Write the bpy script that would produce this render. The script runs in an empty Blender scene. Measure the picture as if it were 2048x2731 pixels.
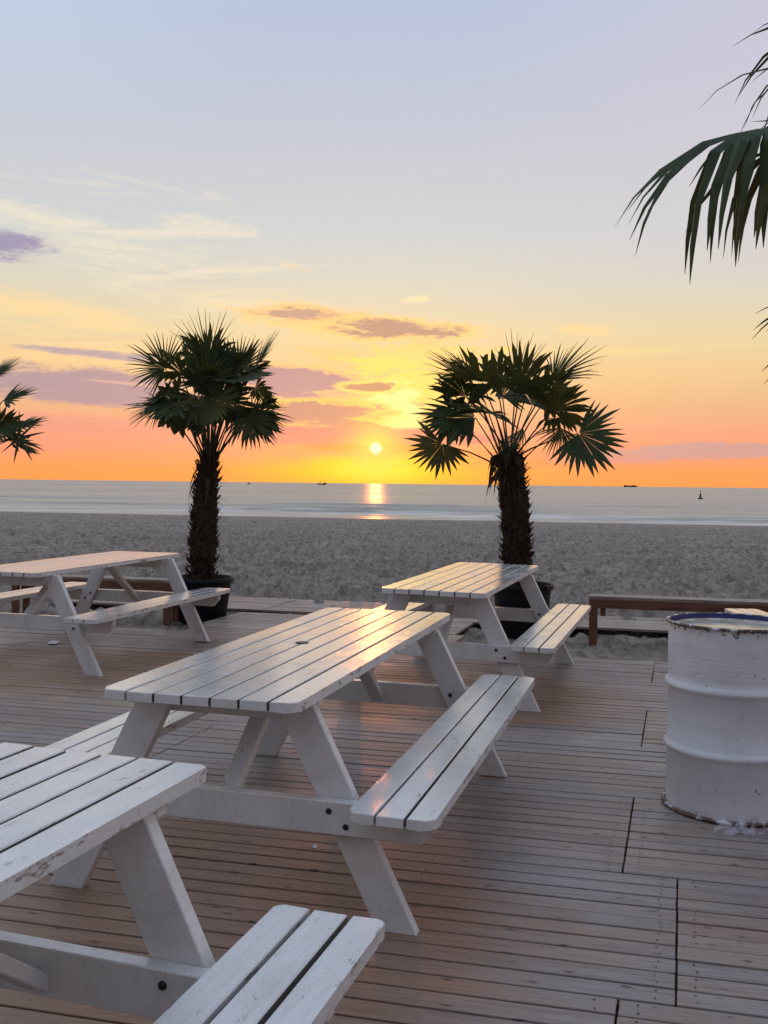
import bpy, bmesh, math, random
import numpy as np
from mathutils import Vector, Matrix, Euler
random.seed(7)
rng = np.random.default_rng(7)
scene = bpy.context.scene
C = scene.collection
PI = math.pi

# ------------------------------------------------------------------ camera
cam_d = bpy.data.cameras.new('camera')
cam_d.sensor_fit = 'HORIZONTAL'; cam_d.sensor_width = 36.0
cam_d.lens = 36.0 * 2630.86 / 2048.0
cam_d.clip_start = 0.05; cam_d.clip_end = 80000
cam = bpy.data.objects.new('camera', cam_d); C.objects.link(cam)
cam.matrix_world = (Matrix.Translation((0, 0, 1.5066)) @ Matrix.Rotation(PI/2 - 0.02875, 4, 'X') @ Matrix.Rotation(0.01176, 4, 'Z'))
scene.camera = cam

# ------------------------------------------------------------------ view
scene.view_settings.view_transform = 'Standard'
scene.view_settings.look = 'None'
scene.view_settings.exposure = 0.28
scene.view_settings.gamma = 1.0
scene.view_settings.use_curve_mapping = False
cy = scene.cycles
cy.max_bounces = 5; cy.diffuse_bounces = 3; cy.glossy_bounces = 3; cy.transmission_bounces = 3; cy.transparent_max_bounces = 6
cy.use_adaptive_sampling = True; cy.adaptive_threshold = 0.02
cy.caustics_reflective = False; cy.caustics_refractive = False

# ------------------------------------------------------------------ node helper
class X:
    """tiny expression wrapper: every operation adds one Math node"""
    def __init__(s, nt, sock): s.nt = nt; s.s = sock
    @staticmethod
    def op(nt, o, *a, clamp=False):
        n = nt.nodes.new('ShaderNodeMath'); n.operation = o; n.use_clamp = clamp
        for i, v in enumerate(a):
            if isinstance(v, X): nt.links.new(v.s, n.inputs[i])
            else: n.inputs[i].default_value = v
        return X(nt, n.outputs[0])
    def __add__(s, o): return X.op(s.nt, 'ADD', s, o)
    def __radd__(s, o): return X.op(s.nt, 'ADD', o, s)
    def __sub__(s, o): return X.op(s.nt, 'SUBTRACT', s, o)
    def __rsub__(s, o): return X.op(s.nt, 'SUBTRACT', o, s)
    def __mul__(s, o): return X.op(s.nt, 'MULTIPLY', s, o)
    def __rmul__(s, o): return X.op(s.nt, 'MULTIPLY', o, s)
    def __truediv__(s, o): return X.op(s.nt, 'DIVIDE', s, o)
    def f(s, o, *a, **k): return X.op(s.nt, o, s, *a, **k)
    def step(s, lo, hi, a=0.0, b=1.0):
        n = s.nt.nodes.new('ShaderNodeMapRange'); n.interpolation_type = 'SMOOTHSTEP'
        s.nt.links.new(s.s, n.inputs[0])
        for i, v in zip((1, 2, 3, 4), (lo, hi, a, b)): n.inputs[i].default_value = v
        return X(s.nt, n.outputs[0])

def lin(r, g, b):
    def c(v):
        v /= 255.0
        return v/12.92 if v <= 0.04045 else ((v + 0.055)/1.055)**2.4
    return (c(r), c(g), c(b), 1.0)

def setin(nt, sock, v):
    if isinstance(v, X): nt.links.new(v.s, sock)
    elif isinstance(v, bpy.types.NodeSocket): nt.links.new(v, sock)
    else: sock.default_value = v

def mixc(nt, fac, a, b, mode='MIX'):
    n = nt.nodes.new('ShaderNodeMix'); n.data_type = 'RGBA'; n.blend_type = mode; n.clamp_factor = True
    setin(nt, n.inputs[0], fac); setin(nt, n.inputs[6], a); setin(nt, n.inputs[7], b)
    return n.outputs[2]

def comb(nt, x, y, z):
    n = nt.nodes.new('ShaderNodeCombineXYZ')
    for i, v in enumerate((x, y, z)): setin(nt, n.inputs[i], v)
    return n.outputs[0]

def sep(nt, v):
    n = nt.nodes.new('ShaderNodeSeparateXYZ'); nt.links.new(v, n.inputs[0])
    return [X(nt, o) for o in n.outputs]

def noise(nt, vec, scale, detail=4.0, rough=0.55, dist=0.0):
    n = nt.nodes.new('ShaderNodeTexNoise'); n.inputs['Scale'].default_value = scale
    n.inputs['Detail'].default_value = detail; n.inputs['Roughness'].default_value = rough
    n.inputs['Distortion'].default_value = dist
    nt.links.new(vec, n.inputs['Vector'])
    return X(nt, n.outputs['Fac'])

def voro(nt, vec, scale, feature='F1'):
    n = nt.nodes.new('ShaderNodeTexVoronoi'); n.feature = feature; n.inputs['Scale'].default_value = scale
    nt.links.new(vec, n.inputs['Vector'])
    return X(nt, n.outputs['Distance'])

def mapping(nt, vec, scale=(1, 1, 1), rot=(0, 0, 0), loc=(0, 0, 0)):
    n = nt.nodes.new('ShaderNodeMapping'); nt.links.new(vec, n.inputs[0])
    n.inputs['Scale'].default_value = scale; n.inputs['Rotation'].default_value = rot
    setin(nt, n.inputs['Location'], loc)
    return n.outputs[0]

# ------------------------------------------------------------------ sky
SUN_AZ, SUN_EL = math.radians(-0.52), math.radians(2.03)
world = bpy.data.worlds.new('World'); scene.world = world; world.use_nodes = True
nt = world.node_tree; nt.nodes.clear()
out = nt.nodes.new('ShaderNodeOutputWorld'); bg = nt.nodes.new('ShaderNodeBackground')
tc = nt.nodes.new('ShaderNodeTexCoord')
dx, dy, dz = sep(nt, tc.outputs['Generated'])
el = dz.f('ARCSINE') * (180/PI)
az = X.op(nt, 'ARCTAN2', dx, dy) * (180/PI)

def ramp(fac, stops):
    n = nt.nodes.new('ShaderNodeValToRGB'); r = n.color_ramp; r.interpolation = 'EASE'
    r.interpolation = 'LINEAR'
    while len(r.elements) < len(stops): r.elements.new(0.5)
    for e, (p, c) in zip(r.elements, stops): e.position = p; e.color = c
    nt.links.new(fac.s, n.inputs[0])
    return n.outputs[0]
elf = (el / 90.0).f('MAXIMUM', 0.0).f('POWER', 0.5)          # finer steps near the horizon
def P_(e): return math.sqrt(e/90.0)
west = ramp(elf, [(P_(0), lin(252, 158, 82)), (P_(0.7), lin(253, 158, 90)), (P_(1.8), lin(246, 156, 114)), (P_(3.0), lin(237, 162, 129)),
                  (P_(4.5), lin(230, 178, 134)), (P_(6.3), lin(233, 196, 144)), (P_(8.5), lin(228, 207, 164)), (P_(11), lin(213, 208, 190)),
                  (P_(14), lin(201, 205, 206)), (P_(17.5), lin(196, 199, 207)), (P_(21.5), lin(188, 194, 212)), (P_(27), lin(178, 191, 216)),
                  (P_(45), lin(188, 206, 234)), (P_(90), lin(190, 208, 238))])
east = ramp(elf, [(P_(0), lin(98, 92, 104)), (P_(4), lin(106, 98, 112)), (P_(10), lin(116, 110, 126)), (P_(20), lin(118, 122, 144)), (P_(45), lin(158, 172, 200)), (P_(90), lin(190, 208, 238))])
back = dy.step(0.55, -0.65)
sky = mixc(nt, back, west, east)
# the left of the view is a little bluer, the right a little warmer
sky = mixc(nt, az.step(2, 24) * el.step(8, 14) * el.step(40, 22) * 0.38, sky, lin(216, 200, 208))
sky = mixc(nt, az.step(-6, -22) * el.step(16, 24) * el.step(60, 30) * 0.4, sky, lin(196, 212, 230))

# clouds and sun glow, laid out by direction (azimuth, elevation in degrees)
plain = sky
V = comb(nt, az, el, 0.0)
def vm(op, a, b, c=None):
    n = nt.nodes.new('ShaderNodeVectorMath'); n.operation = op
    for i, v in enumerate((a, b, c)):
        if v is not None: setin(nt, n.inputs[i], v)
    return n
def noise2(scale, off, det, rough, dist=0.0, rot=0.0):
    n = nt.nodes.new('ShaderNodeTexNoise'); n.noise_dimensions = '2D'
    n.inputs['Scale'].default_value = 1.0; n.inputs['Detail'].default_value = det; n.inputs['Roughness'].default_value = rough; n.inputs['Distortion'].default_value = dist
    nt.links.new(mapping(nt, V, scale, (0, 0, rot), off), n.inputs['Vector'])
    return X(nt, n.outputs['Fac'])
cn1 = noise2((0.16, 1.05, 1), (3, 1, 0), 5.0, 0.60, 0.4) - 0.5
cn2 = noise2((0.95, 3.4, 1), (31, 7, 0), 7.0, 0.70, 0.7) - 0.5
cn3 = noise2((0.09, 0.85, 1), (11, 5, 0), 5.0, 0.60, 0.9, math.radians(9)) - 0.5
def blob(a, e, wa, we, nz=cn1, k=2.6, lo=0.0, hi=0.5, tilt=0.0):
    n = mapping(nt, V, (1.0/wa, 1.0/we, 1.0), (0, 0, 0), (-a/wa, -e/we, 0))
    if tilt: 
        m_ = vm('DOT_PRODUCT', V, (-tilt/we, 0, 0)); n = vm('ADD', n, comb(nt, 0.0, X(nt, m_.outputs['Value']) + a*tilt/we, 0.0)).outputs[0]
    d = X(nt, vm('DOT_PRODUCT', n, n).outputs['Value'])
    return X.op(nt, 'MULTIPLY_ADD', nz, k, 1.0 - d).step(lo, hi)
def cloud(col, m, op):
    global sky
    sky = mixc(nt, m * op, sky, lin(*col))
cnm = cn1 * 0.75 + cn2 * 0.55
# warm high veils on the left
cloud((240, 226, 200), blob(-15.5, 12.9, 11, 3.6, cn3 + cn2 * 0.35, 6.0, 0.1, 1.9, -0.10), 0.62)
cloud((248, 214, 156), blob(-20.5, 8.9, 9, 2.3, cn3 + cn2 * 0.3, 4.6, 0.0, 1.5, -0.12), 0.8)
cloud((240, 220, 176), blob(-8.0, 10.2, 9, 1.2, cn3, 4.0, 0.2, 1.6, -0.06), 0.45)
cloud((246, 205, 150), blob(-16.0, 6.6, 9, 0.9, cn3, 3.0, 0.0, 1.2, -0.04), 0.7)
# broken bright clouds above the sun
cloud((248, 200, 122), blob(0.4, 6.3, 8.2, 3.2, cnm, 4.4, 0.0, 1.3), 0.8)
cloud((255, 222, 116), blob(0.9, 5.4, 4.2, 2.6, cnm, 5.6, 0.0, 0.8), 0.95)
cloud((252, 208, 140), blob(-3.0, 9.1, 6.4, 1.1, cnm, 3.8, 0.0, 0.8, -0.10), 0.85)
cloud((255, 214, 130), blob(3.2, 7.6, 5.0, 0.7, cnm, 4.0, 0.0, 0.8, -0.05), 0.8)
brk = blob(0.5, 4.2, 2.0, 1.7, cnm, 4.4, 0.0, 0.6)
sky = mixc(nt, brk * 0.9, sky, (1.15, 0.92, 0.36, 1.0))
# mauve cloud bodies; those near the sun carry a golden rim
def rimmed(col, rim, a, e, wa, we, k, hi, tilt, op, w=0.55):
    n = mapping(nt, V, (1.0/wa, 1.0/we, 1.0), (0, 0, 0), (-a/wa, -e/we, 0))
    if tilt:
        m_ = vm('DOT_PRODUCT', V, (-tilt/we, 0, 0)); n = vm('ADD', n, comb(nt, 0.0, X(nt, m_.outputs['Value']) + a*tilt/we, 0.0)).outputs[0]
    d = X(nt, vm('DOT_PRODUCT', n, n).outputs['Value'])
    q = X.op(nt, 'MULTIPLY_ADD', cnm, k, 1.0 - d)
    cloud(rim, q.step(-w, 0.05), 0.85)
    cloud(col, q.step(0.0, hi), op)
cloud((168, 142, 158), blob(-17.8, 5.25, 12.0, 1.2, cnm, 2.6, 0.0, 0.8, -0.035), 0.88)
cloud((234, 186, 164), blob(-12.5, 5.3, 4.5, 0.13, cn1, 2.5, 0.0, 0.9, -0.06), 0.6)
cloud((164, 148, 172), blob(-16.6, 7.0, 4.2, 0.30, cnm, 2.8, 0.0, 0.9, -0.05), 0.8)
cloud((150, 140, 174), blob(-21.6, 12.5, 3.7, 1.0, cnm, 3.6, 0.0, 1.2, -0.08), 0.9)
rimmed((170, 136, 150), (246, 192, 132), -6.6, 5.70, 5.6, 1.0, 3.4, 0.5, -0.02, 0.92, 0.4)
rimmed((182, 148, 138), (250, 200, 138), -4.6, 9.6, 2.8, 0.40, 4.6, 0.7, -0.03, 0.85, 1.2)
rimmed((172, 138, 132), (252, 206, 130), 0.8, 8.8, 4.0, 0.66, 4.4, 0.8, -0.07, 0.9, 1.0)
rimmed((178, 130, 130), (255, 206, 110), -3.6, 4.05, 3.8, 0.66, 4.6, 0.5, 0.0, 0.9, 0.9)
rimmed((180, 132, 118), (255, 226, 120), -1.0, 5.55, 1.7, 0.32, 3.6, 0.5, 0.0, 0.9, 0.8)
cloud((186, 130, 114), blob(-1.4, 3.3, 1.3, 0.24, cnm, 4.2, 0.0, 0.5), 0.85)
cloud((222, 150, 134), blob(-13.0, 3.0, 14.0, 0.75, cnm, 3.4, 0.0, 1.2), 0.6)
cloud((204, 132, 128), blob(-1.2, 2.68, 9.5, 0.64, cnm, 2.2, 0.0, 0.5), 0.9)
cloud((246, 116, 70), blob(-0.3, 1.95, 5.4, 0.42, cn1, 1.6, 0.0, 0.9), 0.75)
cloud((198, 158, 154), blob(17.5, 1.95, 8.4, 0.62, cnm, 2.8, 0.0, 0.6, 0.03), 0.85)
cloud((246, 212, 150), blob(11.6, 8.75, 1.8, 0.36, cnm, 3.6, 0.0, 1.0), 0.8)
cloud((246, 224, 178), blob(1.7, 10.5, 0.9, 0.24, cnm, 3.6, 0.0, 1.0, 0.12), 0.8)
cloud((238, 214, 170), blob(-5.6, 12.3, 1.4, 0.20, cnm, 3.6, 0.0, 1.0, -0.25), 0.5)
cloud((240, 214, 150), blob(15.0, 7.6, 8.0, 0.3, cn3, 3.0, 0.1, 1.2), 0.6)
da = (az - math.degrees(SUN_AZ)); de = el - math.degrees(SUN_EL)
gl_h = (((da / 6.2) * (da / 6.2) + ((el - 0.75) / 1.15) * ((el - 0.75) / 1.15)) * -1.0).f('EXPONENT')
sky = mixc(nt, gl_h * 1.15, sky, (1.0, 0.56, 0.035, 1.0))
gl_m = (((da / 3.0) * (da / 3.0) + ((el - 0.9) / 0.85) * ((el - 0.9) / 0.85)) * -1.0).f('EXPONENT')
sky = mixc(nt, gl_m * 1.0, sky, (1.0, 0.80, 0.07, 1.0))

th2 = da * da + de * de
halo = (th2 * (-1.0 / 2.2)).f('EXPONENT')
sky = mixc(nt, halo * 0.95, sky, (1.35, 0.74, 0.14, 1.0))
disc = th2.f('SQRT').step(0.46, 0.14)
sky = mixc(nt, disc, sky, (1.7, 1.45, 0.8, 1.0))
sky = mixc(nt, blob(-15.5, 2.3, 17, 1.5, cn3, 3.2, 0.0, 1.4) * 0.5, sky, lin(232, 150, 130))
sky = mixc(nt, blob(6.0, 1.5, 26, 0.7, cn1, 4.0, 0.2, 1.6) * 0.35, sky, lin(240, 140, 100))
# physical sky with the same low sun adds its scattered light
nis = nt.nodes.new('ShaderNodeTexSky'); nis.sky_type = 'NISHITA'; nis.sun_disc = False
nis.sun_elevation = SUN_EL; nis.sun_rotation = SUN_AZ; nis.dust_density = 2.0
bg_n = nt.nodes.new('ShaderNodeBackground'); nt.links.new(nis.outputs[0], bg_n.inputs[0]); bg_n.inputs[1].default_value = 0.008
bg_c = nt.nodes.new('ShaderNodeBackground'); nt.links.new(sky, bg_c.inputs[0]); bg_c.inputs[1].default_value = 0.86
nt.links.new(plain, bg.inputs[0]); bg.inputs[1].default_value = 0.97
sector = az.f('ABSOLUTE').step(62.0, 40.0) * el.step(34.0, 24.0) * el.step(-1.5, -0.5)
ms = nt.nodes.new('ShaderNodeMixShader'); nt.links.new(sector.s, ms.inputs[0]); nt.links.new(bg.outputs[0], ms.inputs[1]); nt.links.new(bg_c.outputs[0], ms.inputs[2])
ad = nt.nodes.new('ShaderNodeAddShader'); nt.links.new(ms.outputs[0], ad.inputs[0]); nt.links.new(bg_n.outputs[0], ad.inputs[1])
nt.links.new(ad.outputs[0], out.inputs[0])
world.cycles.sampling_method = 'MANUAL'; world.cycles.sample_map_resolution = 512

# ------------------------------------------------------------------ sun
sd = bpy.data.lights.new('sun', 'SUN'); sd.energy = 0.11; sd.angle = math.radians(0.7); sd.color = (1.0, 0.25, 0.055)
sun = bpy.data.objects.new('sun', sd); C.objects.link(sun)
D = Vector((math.sin(SUN_AZ)*math.cos(SUN_EL), math.cos(SUN_AZ)*math.cos(SUN_EL), math.sin(SUN_EL)))
sun.rotation_euler = D.to_track_quat('Z', 'Y').to_euler(); sun.location = (0, 30, 8)

# ================================================================== materials
def new_mat(name):
    m = bpy.data.materials.new(name); m.use_nodes = True
    nt = m.node_tree; b = nt.nodes['Principled BSDF']
    t = nt.nodes.new('ShaderNodeTexCoord'); oi = nt.nodes.new('ShaderNodeObjectInfo')
    g = nt.nodes.new('ShaderNodeNewGeometry')
    return m, nt, b, t, oi, g

def bump(nt, b, h, strength=0.5, dist=0.01, prev=None):
    n = nt.nodes.new('ShaderNodeBump'); n.inputs['Strength'].default_value = strength; n.inputs['Distance'].default_value = dist
    setin(nt, n.inputs['Height'], h)
    if prev is not None: nt.links.new(prev, n.inputs['Normal'])
    nt.links.new(n.outputs[0], b.inputs['Normal'])
    return n.outputs[0]

def rnd_vec(nt, vec, oi, k=37.0):
    r = X(nt, oi.outputs['Random'])
    n = nt.nodes.new('ShaderNodeVectorMath'); n.operation = 'ADD'
    nt.links.new(vec, n.inputs[0]); nt.links.new(comb(nt, r * k, r * k * 1.7, r * k * 0.6), n.inputs[1])
    return n.outputs[0]

def mat_paint(name='white_paint', edges=False, seams=False):
    m, nt, b, t, oi, g = new_mat(name)
    v = rnd_vec(nt, t.outputs['Object'], oi)
    gr = noise(nt, mapping(nt, v, (70, 5, 70)), 1.0, 4.0, 0.6)
    big = noise(nt, mapping(nt, v, (9, 3.0, 9)), 1.0, 5.0, 0.6)
    fl = noise(nt, mapping(nt, v, (42, 13, 42)), 1.0, 5.0, 0.7)
    fine = noise(nt, v, 260.0, 2.0, 0.5)
    up = sep(nt, g.outputs['Normal'])[2].step(0.6, 0.9)
    rr = X(nt, oi.outputs['Random'])
    col = mixc(nt, big.step(0.38, 0.72) * 0.55, (0.68, 0.66, 0.625, 1), (0.52, 0.49, 0.445, 1))
    col = mixc(nt, gr.step(0.45, 0.75) * 0.25, col, (0.44, 0.41, 0.36, 1))
    col = mixc(nt, rr * 0.16, col, (0.55, 0.52, 0.46, 1))
    flecks = fl.step(0.595, 0.65) * big.step(0.46, 0.60) * (up * 0.75 + 0.25)
    col = mixc(nt, flecks * 0.75, col, (0.13, 0.11, 0.095, 1))
    speck = noise(nt, v, 95.0, 2.0, 0.5).step(0.69, 0.75)
    col = mixc(nt, speck * 0.35, col, (0.25, 0.22, 0.19, 1))
    grit = noise(nt, mapping(nt, v, (150, 90, 150)), 1.0, 3.0, 0.7)
    col = mixc(nt, grit.step(0.50, 0.70) * 0.30, col, (0.36, 0.335, 0.30, 1))
    if edges:
        gx, gy, gz = sep(nt, t.outputs['Generated'])
        ed = gx.f('MINIMUM', 1.0 - gx)
        en = noise(nt, mapping(nt, v, (30, 9, 30)), 1.0, 4.0, 0.7)
        worn_or_lit = (en - ed * 3.6).step(0.57, 0.62)
        col = mixc(nt, worn_or_lit * 0.8, col, (0.20, 0.155, 0.12, 1))
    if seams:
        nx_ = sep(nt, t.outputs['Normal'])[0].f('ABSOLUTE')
        col = mixc(nt, nx_.step(0.75, 0.95) * 0.92, col, (0.060, 0.048, 0.038, 1))  # board sides darkened: dirt plus the shade of deep gaps, put into the colour
    nt.links.new(col, b.inputs['Base Color'])
    # rain drops lying on upward faces
    vd = voro(nt, v, 115.0); vd2 = voro(nt, v, 62.0)
    wet = noise(nt, v, 7.0, 3.0, 0.5).step(0.40, 0.62)
    drop = vd.step(0.42, 0.10) * up * wet
    drop2 = vd2.step(0.30, 0.08) * up
    dr = drop.f('MAXIMUM', drop2)
    rough = (0.40 + (gr - 0.5) * 0.15 + big * 0.06) - up * 0.20 - dr * 0.12
    nt.links.new(rough.s, b.inputs['Roughness'])
    b.inputs['Specular IOR Level'].default_value = 0.5
    film = up * (noise(nt, v, 4.5, 4.0, 0.6).step(0.34, 0.56) * 0.65 + 0.35)
    nt.links.new(film.s, b.inputs['Coat Weight']); b.inputs['Coat Roughness'].default_value = 0.13; b.inputs['Coat IOR'].default_value = 1.45
    n1 = bump(nt, b, gr * 0.55 + fine * 0.2 - flecks * 0.5, 0.35, 0.0012)
    nb = nt.nodes.new('ShaderNodeBump'); nb.inputs['Strength'].default_value = 0.5; nb.inputs['Distance'].default_value = 0.0012
    setin(nt, nb.inputs['Height'], dr * 0.8 + gr * 0.15 + grit * 0.35); nt.links.new(nb.outputs[0], b.inputs['Coat Normal'])
    return m

def mat_deck():
    m, nt, b, t, oi, g = new_mat('weathered_plank')
    v = rnd_vec(nt, t.outputs['Object'], oi, 61.0)
    r = X(nt, oi.outputs['Random'])
    gr = noise(nt, mapping(nt, v, (95, 3.2, 95)), 1.0, 5.0, 0.65, 0.4)
    st = noise(nt, mapping(nt, v, (22, 1.1, 22)), 1.0, 4.0, 0.6)
    blot = noise(nt, g.outputs['Position'], 1.5, 5.0, 0.6)
    blot2 = noise(nt, g.outputs['Position'], 0.55, 3.0, 0.5)
    oc = sep(nt, oi.outputs['Color'])
    px_, py_, pz_ = sep(nt, g.outputs['Position'])
    col = mixc(nt, oc[0], (0.290, 0.236, 0.212, 1), (0.355, 0.248, 0.170, 1))
    col = mixc(nt, oc[1].step(0.55, 1.0) * 0.4, col, (0.20, 0.142, 0.112, 1))
    col = mixc(nt, (r * 7.31).f('FRACT').step(0.6, 0.95) * 0.45, col, (0.32, 0.185, 0.105, 1))
    col = mixc(nt, blot.step(0.46, 0.62) * 0.6, col, (0.265, 0.236, 0.230, 1))
    col = mixc(nt, noise(nt, g.outputs['Position'], 0.9, 4.0, 0.6).step(0.54, 0.66) * 0.5, col, (0.185, 0.135, 0.112, 1))
    # boards sheltered under the tables have kept their brown
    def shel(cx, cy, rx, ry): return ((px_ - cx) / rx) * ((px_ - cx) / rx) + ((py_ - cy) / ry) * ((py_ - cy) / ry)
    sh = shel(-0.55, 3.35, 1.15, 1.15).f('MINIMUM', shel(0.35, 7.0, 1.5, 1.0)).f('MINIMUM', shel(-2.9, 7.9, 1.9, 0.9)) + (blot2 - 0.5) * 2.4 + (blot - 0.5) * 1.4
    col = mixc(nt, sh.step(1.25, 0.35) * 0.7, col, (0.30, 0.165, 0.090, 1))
    col = mixc(nt, gr.step(0.42, 0.74) * 0.6, col, (0.115, 0.078, 0.062, 1))
    col = mixc(nt, st.step(0.5, 0.75) * 0.4, col, (0.14, 0.095, 0.076, 1))
    spk = noise(nt, mapping(nt, v, (150, 40, 150)), 1.0, 3.0, 0.6)
    col = mixc(nt, spk.step(0.60, 0.72) * 0.5, col, (0.09, 0.066, 0.056, 1))
    kn = (voro(nt, mapping(nt, v, (15, 5.5, 15)), 1.0) + (spk - 0.5) * 0.22).step(0.16, 0.05).f('MAXIMUM', noise(nt, mapping(nt, v, (34, 9, 34)), 1.0, 3.0, 0.6).step(0.70, 0.76))
    col = mixc(nt, kn * 0.85, col, (0.035, 0.025, 0.022, 1))
    stain = noise(nt, g.outputs['Position'], 3.4, 4.0, 0.65).step(0.66, 0.76)
    col = mixc(nt, stain * 0.55, col, (0.07, 0.052, 0.045, 1))
    py = sep(nt, g.outputs['Position'])[1]
    dust = noise(nt, mapping(nt, g.outputs['Position'], (1.2, 3.0, 1)), 1.6, 5.0, 0.65).step(0.50, 0.66) * py.step(5.0, 10.5)
    col = mixc(nt, dust * 0.7, col, (0.34, 0.29, 0.25, 1))
    nt.links.new(col, b.inputs['Base Color'])
    rough = 0.52 + (gr - 0.5) * 0.3 - blot.step(0.45, 0.7) * 0.14
    nt.links.new(rough.s, b.inputs['Roughness'])
    b.inputs['Specular IOR Level'].default_value = 0.45
    bump(nt, b, gr * 0.7 + st * 0.3 - kn * 0.4, 0.75, 0.0028)
    return m

def mat_simple(name, col, rough=0.6, spec=0.4, var=0.25, scale=30.0, stretch=(1, 1, 1), bstr=0.3, bd=0.003, dark=None, metal=0.0):
    m, nt, b, t, oi, g = new_mat(name)
    v = rnd_vec(nt, t.outputs['Object'], oi)
    n = noise(nt, mapping(nt, v, stretch), scale, 5.0, 0.6)
    dk = dark or tuple(c * (1 - var * 1.6) for c in col)
    c = mixc(nt, n.step(0.35, 0.7), (*col, 1), (*dk, 1))
    nt.links.new(c, b.inputs['Base Color'])
    b.inputs['Roughness'].default_value = rough; b.inputs['Specular IOR Level'].default_value = spec
    b.inputs['Metallic'].default_value = metal
    bump(nt, b, n, bstr, bd)
    return m

def mat_drum(name, rusty):
    m, nt, b, t, oi, g = new_mat(name)
    v = t.outputs['Object']
    n = noise(nt, v, 9.0, 5.0, 0.6); n2 = noise(nt, v, 42.0, 4.0, 0.65); n3 = noise(nt, mapping(nt, v, (3, 3, 14)), 1.0, 4.0, 0.6)
    col = mixc(nt, n.step(0.4, 0.7) * 0.35, (0.66, 0.65, 0.64, 1), (0.52, 0.50, 0.49, 1))
    col = mixc(nt, n3.step(0.5, 0.75) * 0.25, col, (0.50, 0.48, 0.46, 1))
    if rusty:
        k = noise(nt, v, 16.0, 4.0, 0.6).step(0.40, 0.52)
        col = mixc(nt, k, col, (0.085, 0.042, 0.024, 1))
        col = mixc(nt, n.step(0.5, 0.65) * 0.6, col, (0.19, 0.085, 0.035, 1))
    else:
        k = n2.step(0.665, 0.69)
        col = mixc(nt, k, col, (0.05, 0.04, 0.04, 1))
        z = sep(nt, v)[2]
        k2 = (n2 + z.step(0.80, 0.87) * 0.20 + z.step(0.06, 0.0) * 0.16).step(0.70, 0.76)
        col = mixc(nt, k2 * 0.9, col, (0.11, 0.055, 0.03, 1))
    nt.links.new(col, b.inputs['Base Color'])
    b.inputs['Roughness'].default_value = 0.42; b.inputs['Specular IOR Level'].default_value = 0.5
    bump(nt, b, n * 0.6 - k * 0.3 + n3 * 0.3, 0.35, 0.006)
    return m

def mat_leaf(name, c1, c2, trans):
    m, nt, b, t, oi, g = new_mat(name)
    v = rnd_vec(nt, t.outputs['Object'], oi)
    n = noise(nt, v, 6.0, 4.0, 0.6)
    r = X(nt, oi.outputs['Random'])
    c = mixc(nt, n.step(0.35, 0.7), (*c1, 1), (*c2, 1))
    c = mixc(nt, r.step(0.6, 1.0) * 0.35, c, (0.10, 0.075, 0.022, 1))
    nt.links.new(c, b.inputs['Base Color'])
    b.inputs['Roughness'].default_value = 0.55; b.inputs['Specular IOR Level'].default_value = 0.25
    tr = nt.nodes.new('ShaderNodeBsdfTranslucent'); nt.links.new(mixc(nt, 0.5, c, (0.16, 0.13, 0.02, 1)), tr.inputs[0])
    ms = nt.nodes.new('ShaderNodeMixShader'); ms.inputs[0].default_value = trans
    nt.links.new(b.outputs[0], ms.inputs[1]); nt.links.new(tr.outputs[0], ms.inputs[2])
    nt.links.new(ms.outputs[0], nt.nodes['Material Output'].inputs[0])
    return m

def shore(nt, pos):          # distance inland of the water's edge, metres
    x, y, z = sep(nt, pos)
    w = noise(nt, pos, 0.06, 3.0, 0.5)
    return 99.0 - (y + x * 0.2) + (w - 0.5) * 5.0

def mat_sand():
    m, nt, b, t, oi, g = new_mat('sand')
    p = g.outputs['Position']
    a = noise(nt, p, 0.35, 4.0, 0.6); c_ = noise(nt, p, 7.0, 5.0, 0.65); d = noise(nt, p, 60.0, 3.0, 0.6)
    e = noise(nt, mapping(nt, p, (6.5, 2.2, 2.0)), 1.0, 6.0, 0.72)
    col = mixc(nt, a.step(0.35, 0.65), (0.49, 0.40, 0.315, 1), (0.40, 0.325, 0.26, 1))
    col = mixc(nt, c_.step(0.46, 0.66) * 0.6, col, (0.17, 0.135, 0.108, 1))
    col = mixc(nt, e.step(0.46, 0.62) * 0.65, col, (0.14, 0.112, 0.092, 1))  # stretched dark speckle: shaded mound sides put into the sand colour
    col = mixc(nt, d.step(0.62, 0.75) * 0.3, col, (0.40, 0.37, 0.33, 1))
    sh = shore(nt, p)
    wet = sh.step(5.0, 1.2)
    col = mixc(nt, wet, col, (0.10, 0.085, 0.075, 1))
    nt.links.new(col, b.inputs['Base Color'])
    rough = 0.92 - wet * 0.62
    nt.links.new(rough.s, b.inputs['Roughness'])
    b.inputs['Specular IOR Level'].default_value = 0.3
    h = (e * 1.0 + c_ * 0.35 + d * 0.05) * (1.0 - wet * 0.9)
    bump(nt, b, h, 1.0, 0.22)
    return m

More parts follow.
